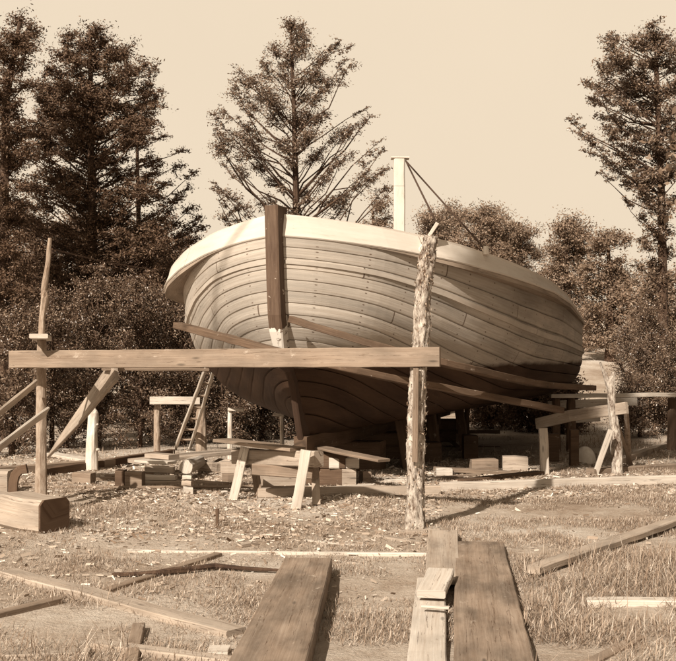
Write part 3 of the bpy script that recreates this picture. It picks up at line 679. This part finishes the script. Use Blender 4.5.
m = MB(); b = G(217, 527); m.board([b-Vector((0, 0, .03)), b+Vector((0, 0, .17))], .03, .02, up=Vector((0, 1, 0)))
single('small_peg', m, M['dark'], 'small dark peg standing in the chips in front of the sawhorse', 'peg')
m = MB(); m.log([G(112, 577, .02), G(160, 577, .03), G(215, 571, .03), G(290, 574, .02)], [.012, .02, .02, .008], .3, 8, sub=6)
single('fallen_branch', m, M['bark'], 'thin dark fallen branch lying in the grass behind the heavy plank', 'branch')

# ---------------------------------------------------------------- grass and chips
def onground(X, Y): return np.array([gz(x, y) for x, y in zip(X, Y)])
def grass_den(px, py):
    d = 0.25
    if px > 440 and py > 500: d = 1.0
    elif 330 < px <= 440 and py > 548: d = 0.9
    elif px <= 330 and py > 560: d = 0.5
    elif px <= 330 and py > 515: d = 0.28
    if py < 500: d = 0.12 if px < 560 else .5
    return d
def make_grass():
    cen = []; ax = []; ay = []
    n = 0; tot = 150000
    while n < tot:
        Y = math.sqrt(random.uniform(4.9**2, 15.5**2)) if random.random() < .85 else random.uniform(15.5, 27); X = random.uniform(-.32, .32)*Y
        px = CX+F*X/Y; py = HY+F*EYE/Y
        d = grass_den(px, py)
        cl = noise.noise(Vector((X*1.1, Y*1.1, 0)))+.5*noise.noise(Vector((X*3.5, Y*3.5, 2)))
        if random.random() > d*(0.55+1.9*cl): continue
        h = random.uniform(.015, .055)*(1.0+max(0, cl))
        if Y > 15.5: h *= 1.9; d = .8
        if px > 520 and py > 560 and random.random() < .3: h *= random.uniform(1.5, 4)
        if px < 130 and py > 600 and random.random() < .25: h *= random.uniform(1.5, 4)
        a = random.random()*6.283; lean = random.uniform(.2, 2.4)
        dv = Vector((math.cos(a)*lean, math.sin(a)*lean, 1)).normalized()*h/2
        sd = Vector((math.cos(a+1.7), math.sin(a+1.7), 0))*random.uniform(.0012, .003)*(1 if Y < 15.5 else 2)
        z = gz(X, Y)
        cen.append((X+dv.x, Y+dv.y, z+dv.z)); ax.append(dv); ay.append(sd); n += 1
    o = quads('grass', np.array(cen), np.array([tuple(v) for v in ax]), np.array([tuple(v) for v in ay]), M['grass'])
    tag(o, 'dry grass and weeds growing between the planks', 'grass', kind='stuff')
make_grass()
def make_chips():
    n = 52000; px = rng.uniform(-10, 690, n*3); py = 455+rng.gamma(2.0, 26, n*3)
    py = np.where(rng.random(n*3) < .35, rng.uniform(452, 500, n*3), py); ok = (py < 600)
    ok &= rng.random(n*3) < np.where((px > 440) & (py > 500), .08, np.where(py > 545, .4, 1.0))
    px, py = px[ok][:n], py[ok][:n]
    Y = EYE*F/(py-HY); X = (px-CX)/F*Y; Z = onground(X, Y)+.006
    ok2 = np.array([noise.noise(Vector((x*.9, y*.9, 4)))+.6*noise.noise(Vector((x*3, y*3, 4))) for x, y in zip(X, Y)]) > rng.uniform(-.75, .45, len(X))
    X, Y, Z = X[ok2], Y[ok2], Z[ok2]
    m = len(X); a, b = rand_axes(m, .015, .0042, .75); kk_ = np.minimum(2.2, rng.lognormal(0, .5, (m, 1))); a *= kk_; b *= kk_
    # curled shavings lie almost flat
    o = quads('wood_chips', np.stack([X, Y, Z+rng.random(m)*.012], 1), a, b, M['chip'], diamond=False)
    tag(o, 'pale wood chips and shavings covering the yard round the boat', 'wood chips', kind='stuff')
make_chips()

# ---------------------------------------------------------------- trees
LEAFK = 9.5; LEAFS = 0.43
def tree(name, label, D, trunk, clumps, mat, leaf, nleaf, tr=(.2, .04), flat=.5, cat='tree', group=None, dep=1.0, limbs=True, barkm='bark', sub=5, droop=.35, spread=.46):
    """trunk: pixel points bottom..top. clumps: (px, py, radius px). every clump gets its own depth, twigs and leaves"""
    pm = F/D
    T = [at(x, y, D) for x, y in trunk]
    base = Vector((T[0].x, D, gz(T[0].x, D))); t = thing(name, base, label, cat, group)
    T = [base-Vector((0, 0, .2))]+[p for p in T if p.z > base.z+.3]
    if len(T) < 2: T.append(base+Vector((0, 0, .6)))
    n = len(T); R = [tr[0]+(tr[1]-tr[0])*(i/(n-1))**.8 for i in range(n)]
    m = MB(); m.log(T, R, .10, 10, sub=4)
    nleaf = nleaf*LEAFK; leaf = leaf*LEAFS
    zs = [p.z for p in T]
    def trunk_at(z):
        for i in range(n-1):
            if zs[i] <= z <= zs[i+1]: return T[i].lerp(T[i+1], (z-zs[i])/(zs[i+1]-zs[i]+1e-6)), R[i]
        return (T[-1], R[-1]) if z > zs[-1] else (T[0], R[0])
    cen = []
    lim = m
    for (x, y, r) in clumps:
        rr = r/pm; c = at(x, y, D); q, _ = trunk_at(c.z)
        off = abs(c.x-q.x); c = c+Vector((0, random.uniform(-1, 1)*dep*(max(.6*rr, min(off, 3.0)*.5+.5)), 0))
        c.x *= c.y/D; c.z = EYE+(c.z-EYE)*c.y/D
        hz = max(base.z+.6, c.z-droop*random.uniform(.6, 1.5)*(c-q).length-.2); q, qr = trunk_at(hz)
        if limbs:
            mid = q.lerp(c, .5)+Vector((random.uniform(-.1, .1), random.uniform(-.1, .1), random.uniform(-.12, .06)))*(c-q).length
            w0 = min(qr*.45, .008+.008*(c-q).length); m1 = q.lerp(mid, .5)+Vector(rng.normal(size=3))*.03*(c-q).length; m2 = mid.lerp(c, .5)+Vector(rng.normal(size=3))*.03*(c-q).length; lim.log([q, m1, mid, m2, c], [w0, w0*.8, w0*.6, w0*.4, .006], .08, 5, cap=False, sub=2)
        k = max(6, int(sub*2.4*(1+rr)))
        for _ in range(k):
            d = Vector(rng.normal(size=3)); d.normalize(); d.z = d.z*.8+.15; st_ = c.lerp(q, random.uniform(0, .45)*min(1, 1.6*rr/max(.2, (c-q).length)+.35)); e = st_+Vector((d.x*rr, d.y*rr, d.z*rr*(1-flat*.6)))*random.uniform(.5, 1.15)
            if limbs: lim.log([st_, e], [.010, .004], .05, 4, cap=False, sub=2)
            nl = int(nleaf*rr*rr/k*random.uniform(.5, 1.5))+6
            # a spray of foliage along the twig, thinning outward
            tt = rng.beta(1.6, 1.3, (nl, 1))*1.3; c0 = np.array(tuple(st_)); dv = np.array(tuple(e-st_))
            g_ = rng.normal(size=(nl, 3))*np.array([rr, rr, rr*(1-flat)])*(.10+.16*tt)
            cen.append(c0+dv*tt+g_)
    cen = np.concatenate(cen); a, b = rand_axes(len(cen), leaf, leaf*.42, flat*.5)
    m.build('trunk', M[barkm], t)
    quads('crown', cen, a, b, M[mat], t); return t
def env(ys, n, r0, r1, holes=(), seed=0):
    """fill an outline (y, xmin, xmax) with clumps"""
    rr = random.Random(seed); out = []; Y = [e[0] for e in ys]; k = 0
    while len(out) < n and k < n*60:
        k += 1; y = rr.uniform(Y[0], Y[-1]); x0 = np.interp(y, Y, [e[1] for e in ys]); x1 = np.interp(y, Y, [e[2] for e in ys])
        if rr.random() > (x1-x0)/max(e[2]-e[1] for e in ys)+.1: continue
        x = rr.uniform(x0, x1); r = rr.uniform(r0, r1)
        if any((x-h[0])**2+(y-h[1])**2 < h[2]**2 for h in holes): continue
        if any((x-a)**2+(y-b)**2*1.8 < (.45*min(r, c))**2 for a, b, c in out): continue
        out.append((x, y, r))
    return out
mid = [(290,21,9),(297,34,11),(302,28,8),(272,46,9),(297,50,13),(285,62,10),(240,71,10),(262,92,17),(230,89,10),(252,78,12),(283,75,13),(308,71,11),(329,53,9),(342,40,7),(350,64,8),(333,82,11),(318,92,12),(311,114,14),(311,135,15),(322,149,12),(297,118,10),(272,113,12),(247,121,10),(212,114,8),(233,131,13),(219,145,11),(244,142,11),(251,163,9),(233,167,9),(340,131,9),(357,124,8),(373,114,7),(379,142,7),(350,153,9),(372,174,9),(336,195,9),(357,188,8),(308,192,11),(297,208,10),(262,202,11),(226,195,8),(215,182,6),(222,217,9),(385,168,8),(345,205,9),(270,180,8),(290,160,9),(282,140,10),(325,112,8),(213,130,7),(262,60,7),(320,68,7),(246,100,9),(330,175,8),(240,205,8),(388,185,7)]
rm = random.Random(5); mid = [(x, y, r*1.2) for x, y, r in mid]+[(x+rm.uniform(-11, 11), y+rm.uniform(-7, 7), r*rm.uniform(.6, .95)) for x, y, r in mid]
tree('oak_tree', 'tall open-crowned tree standing alone behind the stem of the boat', 27, [(297, 440), (297, 300), (296, 200), (294, 110), (291, 25)], mid, 'leaf', .065, 620, (.15, .03), .4, droop=.75)
lt = env([(26, 84, 100), (38, 45, 118), (62, 38, 150), (90, 25, 160), (120, 22, 158), (150, 15, 165), (200, 5, 175), (260, 0, 178), (330, 0, 178)], 300, 9, 16, [(70, 150, 7), (112, 135, 5), (85, 168, 5), (48, 188, 6), (60, 60, 5), (125, 78, 5), (20, 205, 8), (98, 142, 8), (50, 160, 6), (30, 205, 9), (150, 205, 7), (60, 125, 4), (22, 245, 7), (110, 185, 5)], 3)+[(30,120,12),(28,150,12),(35,175,12),(30,205,13),(22,235,12),(42,100,10),(45,140,12),(30,260,14),(60,230,14),(100,215,14),(15,180,12)]
tree('pine_tree', 'tall dark pine with straight trunk filling the left of the picture', 21, [(94, 440), (93, 300), (91, 150), (90, 30)], lt, 'needle', .06, 900, (.15, .03), .55, group='pines at the left')
lt2 = [(148,175,9),(160,165,7),(185,165,8),(195,172,7),(188,188,9),(170,200,10),(195,205,9),(203,217,9),(150,215,12),(178,222,12),(200,238,8),(160,240,14),(185,150,6),(130,170,12),(120,190,12),(118,220,13),(140,250,15),(172,257,12),(138,140,12),(150,120,9),(165,135,8),(158,62,5),(150,70,7),(190,262,10),(210,225,6),(143,195,10),(165,182,7)]+[(172,210,10),(182,245,12),(160,225,12),(196,225,9),(175,275,14),(196,285,13),(150,275,14),(205,250,8),(130,235,14),(184,196,7),(200,262,9),(165,290,14),(190,232,10)]
tree('pine_tree', 'smaller pine with thin branches reaching toward the boat, right of the tall dark pine', 23, [(139, 440), (139, 260), (137, 140)], lt2, 'needle', .055, 800, (.10, .03), .5, group='pines at the left')
lt3 = env([(15, 15, 32), (40, -5, 40), (90, -20, 28), (160, -25, 30), (230, -30, 25), (330, -30, 30)], 110, 9, 16, [(12, 65, 6), (25, 110, 5)], 5)
tree('pine_tree', 'leftmost dark pine cut by the left edge of the picture', 19, [(2, 480), (3, 300), (6, 100), (20, 22)], lt3, 'needle', .055, 900, (.14, .03), .5, group='pines at the left')
rt = env([(20, 646, 664), (38, 600, 676), (60, 598, 690), (85, 580, 700), (105, 598, 700), (125, 592, 700), (150, 600, 695), (175, 625, 690), (200, 632, 680)], 100, 8, 13, [(615, 110, 7), (632, 160, 8), (590, 75, 8), (640, 95, 5)], 8)+[(566,118,6),(575,132,8),(588,140,8),(600,155,9),(612,168,8),(584,152,6),(598,172,6),(655,230,12),(668,250,14),(650,262,10),(640,215,8),(665,210,10),(622,182,7),(586,82,9),(592,100,9),(600,75,9),(610,118,9),(585,95,7),(596,60,8),(604,48,7),(620,60,10),(612,90,9),(630,130,10),(645,180,10),(640,240,10),(625,200,6),(650,205,11),(668,228,12),(645,245,10),(660,275,13),(672,200,10),(648,225,9),(636,262,9),(668,300,14),(650,295,12)]
tree('tall_tree', 'tall feathery tree at the right edge with a bare lower trunk', 25, [(662, 440), (663, 300), (661, 180), (656, 60)], rt, 'leaf', .075, 560, (.14, .05), .35)
g = 'far trees behind the boat on the right'
def far(x0, x1, ytop, seed, D, lab, n=70, yb=350):
    w_ = x1-x0; c = env([(ytop, x0+w_*.35, x1-w_*.3), (ytop+12, x0+w_*.12, x1-w_*.1), (ytop+45, x0, x1), (yb, x0-4, x1+4)], n, 8, 15, (), seed)
    xm = (x0+x1)/2; tree('far_tree', lab, D, [(xm, 400), (xm, 300), (xm-2, ytop+10)], c, 'far', .11, 330, (.2, .05), .25, group=g, sub=4)
far(354, 396, 201, 21, 46, 'small round dark tree seen between the tall open tree and the mast', 22)
far(412, 462, 212, 22, 48, 'low round tree just right of the mast under the stay')
far(448, 512, 204, 23, 44, 'rounded tree behind the middle of the pale rail')
far(498, 544, 212, 24, 47, 'narrower tree right of the rounded one, above the curve of the rail', 34)
far(474, 530, 214, 28, 46, 'broad tree filling the gap between the rounded tree and the narrower one')
far(425, 470, 210, 29, 50, 'rounded pale tree top behind the lower end of the mast stays')
far(543, 592, 221, 25, 40, 'dark bushy tree right of the sky gap beyond the stern')
far(580, 640, 232, 26, 37, 'spreading dark tree left of the tall feathery tree', 60)
far(628, 690, 262, 27, 33, 'dense dark tree behind the trunk of the tall feathery tree', 60)
# shrubs
def shrub(x, ytop, wpx, D, lab, seed, mat='leaf2', n=40, nl=900, leaf=.042, r=(9, 16), group='bushes at the edge of the yard'):
    yb = HY+F*EYE/D if x < 560 else HY+F*(EYE-gz((x-CX)/F*D, D))/D
    c = env([(ytop, x-wpx*.28, x+wpx*.28), (ytop+(yb-ytop)*.35, x-wpx*.5, x+wpx*.5), (yb-1, x-wpx*.5, x+wpx*.5)], n, r[0], r[1], (), seed)
    t = tree('shrub', lab, D, [(x, yb-10), (x, ytop+(yb-ytop)*.3)], c, mat, leaf, nl, (.05, .015), .15, 'shrub', group, droop=.8)
    return t
for i, (x, yt, wp, D, lab) in enumerate([
 (12, 300, 66, 17.5, 'dark bush at the left edge behind the brace boards'), (52, 285, 70, 18.5, 'leafy bush behind the sapling pole'),
 (96, 262, 74, 18.9, 'broad bush directly above the slanting plank'), (140, 270, 70, 19.2, 'bush with bright leaves left of the ladder'),
 (183, 285, 66, 19.6, 'bush behind the ladder against the hull'), (222, 330, 60, 19.8, 'bush seen under the left side of the hull'),
 (262, 350, 60, 20.6, 'bush seen behind the foot of the stem'), (305, 366, 60, 22.2, 'low bush under the hull right of the stem foot'),
 (350, 370, 60, 23, 'low bush under the middle of the hull'), (395, 370, 46, 24.5, 'low bush under the hull just left of the bark post')]):
    shrub(x, yt, wp, D, lab, 40+i, n=55)
for i, (x, yt, wp, D, lab) in enumerate([
 (638, 322, 40, 24, 'bush beyond the forked bark pole'), (655, 300, 54, 23, 'tall bush at the right edge under the feathery tree'),
 (676, 335, 44, 21.5, 'leafy bush cut by the right edge of the picture'), (640, 372, 50, 21, 'low bush behind the long pale rail'), (520, 375, 60, 33, 'far low bush glimpsed under the shaded hull')]):
    shrub(x, yt, wp, D, lab, 60+i, n=40, group='bushes on the right')
# second storey of foliage behind the left bushes
for i, (x, yt, wp, D, lab) in enumerate([(420, 384, 56, 28, 'dark low bush beyond the hull behind the bark post'), (455, 386, 50, 29, 'dark low bush beyond the hull right of the bark post'), (492, 372, 46, 23.5, 'dark bush under the after part of the hull'), (530, 366, 50, 22.5, 'dark bush under the stern left of the squared stake'), (562, 375, 36, 22, 'dark bush right under the end of the stern')]):
    shrub(x, yt, wp, D, lab, 100+i, n=46, mat='needle', leaf=.06, group='bushes beyond the hull')
for i, (x, yt, wp, D, lab) in enumerate([(30, 215, 90, 24, 'dark understorey tree behind the leftmost pine'), (100, 215, 100, 26, 'dark understorey tree between the pines'), (165, 232, 80, 27, 'dark understorey tree left of the boat rail'), (205, 262, 60, 28, 'dark understorey tree half hidden by the sunlit bow')]):
    shrub(x, yt, wp, D, lab, 80+i, mat='needle', n=80, nl=420, leaf=.08, r=(12, 20), group='understorey behind the bushes')
# tall tree behind the camera that throws the mottled shade on the after part of the hull
def shade_tree():
    random.seed(31); H = 15.0
    def up(s_, z): return BOW+DIR*s_-NL*min(2.6, RB(min(s_, 9.2)))+Vector((0, 0, z))+SUN*((H-z)/SUN.z)
    cc = up(5.0, 1.6); base = Vector((-13.5, -1.5, 0)); base.z = gz(base.x, base.y)
    t = thing('shade_tree', base, 'tall tree standing behind the viewer on the left, its shade falling on the boat', 'tree')
    T = [base, base+Vector((-.1, -.2, 5)), base+Vector((.1, .1, 10)), base+Vector((.4, .1, 13.2)), base.lerp(cc, .5)*1.0+Vector((0, 0, 6.6)), cc-Vector((0, 0, 1.2)), cc+Vector((0, 0, .5))]
    m = MB(); m.log(T, [.26, .22, .17, .06, .03, .03, .03], .08, 10); cen = []
    for s0, s1 in ((5, 1.4), (5, 9.8), (5, 3), (5, 8)):
        a, b = cc-Vector((0, 0, 1.3)), up(s1, 1.9); m.log([a, a.lerp(b, .5)+Vector((0, 0, -.25)), b], [.045, .035, .015], .06, 7)
    for s_ in np.arange(1.5, 10.0, .30):
        for q in range(6):
            top = ZR(s_)-.66 if s_ < 3.1 else ZR(s_)+.1
            z = 0.7+(top-.7)*(q+.5)/6
            if s_ < 1.5+(top-z)*1.9 or random.random() < .10: continue
            c = up(s_, z)+Vector(rng.normal(size=3))*.10
            m.log([cc.lerp(c, .8), c], [.012, .006], .05, 4, cap=False)
            cen.append(np.array(tuple(c))+rng.normal(size=(int(random.uniform(120, 420)), 3))*.19)
    # the rest of the crown, higher and behind, over ground the picture does not show
    for q in range(50):
        c = cc+Vector((random.uniform(1.5, 4.5), random.uniform(-1.5, 1.5), random.uniform(-1.0, 1.5)))
        m.log([cc-Vector((0, 0, 1.5)), c], [.03, .01], .05, 5, cap=False); cen.append(np.array(tuple(c))+rng.normal(size=(160, 3))*.4)
    cen = np.concatenate(cen); a, b = rand_axes(len(cen), .06, .03, .2)
    m.build('trunk', M['bark'], t); quads('crown', cen, a, b, M['leaf'], t)
def side_tree(x, y, h, r, lab):  # unseen tree added to cut sky light on the hull side
    base = Vector((x, y, gz(x, y))); t = thing('sky_blocker_tree', base, lab, 'tree', 'added unseen trees right of the frame, blocking sky light')
    m = MB(); m.log([base, base+Vector((.1, .1, h*.5)), base+Vector((0, .2, h*.9))], [.2, .12, .04], .1, 9); cen = []
    for q in range(120):
        k = random.random(); a = random.random()*6.283; rr = r*math.sin(math.pi*min(1, .15+.8*k))*random.uniform(.5, 1)
        c = base+Vector((math.cos(a)*rr, math.sin(a)*rr, h*(.12+.85*k))); m.log([base+Vector((0, .1, h*(.1+.6*k))), c], [.03, .01], .05, 5, cap=False)
        cen.append(np.array(tuple(c))+rng.normal(size=(220, 3))*.42)
    cen = np.concatenate(cen); a, b = rand_axes(len(cen), .09, .045, .2)
    m.build('trunk', M['bark'], t); quads('crown', cen, a, b, M['leaf'], t)
side_tree(10.0, 16.5, 10, 2.5, 'added unseen leafy tree beside the stern, blocking sky light from the right')
side_tree(9.1, 12.6, 10, 2.6, 'added unseen leafy tree abreast of the bow, blocking sky light from the right')
side_tree(7.6, 8.6, 9, 2.3, 'added unseen leafy tree level with the foreground grass, blocking sky light from the right')
side_tree(9.0, 21, 9, 2.4, 'added unseen leafy tree farther back, blocking sky light from the right')
shade_tree()
# far hill fence
g = 'pickets of the far fence'
for i in range(9):
    X = (583+i*5.2-CX)/F*47; m = MB(); z = gz(X, 47); m.board([Vector((X, 47, z-.1)), Vector((X+random.uniform(-.04, .04), 47, z+.62))], .07, .05, up=Vector((0, 1, 0)))
    single('fence_picket', m, M['pale'], 'small weathered picket on the rise beyond the stern', 'picket', g)
for o in ALLT:
    if '_w' in o: del o['_w']
print('objects', len(C.objects), 'faces', sum(len(o.data.polygons) for o in C.objects if o.type == 'MESH'))
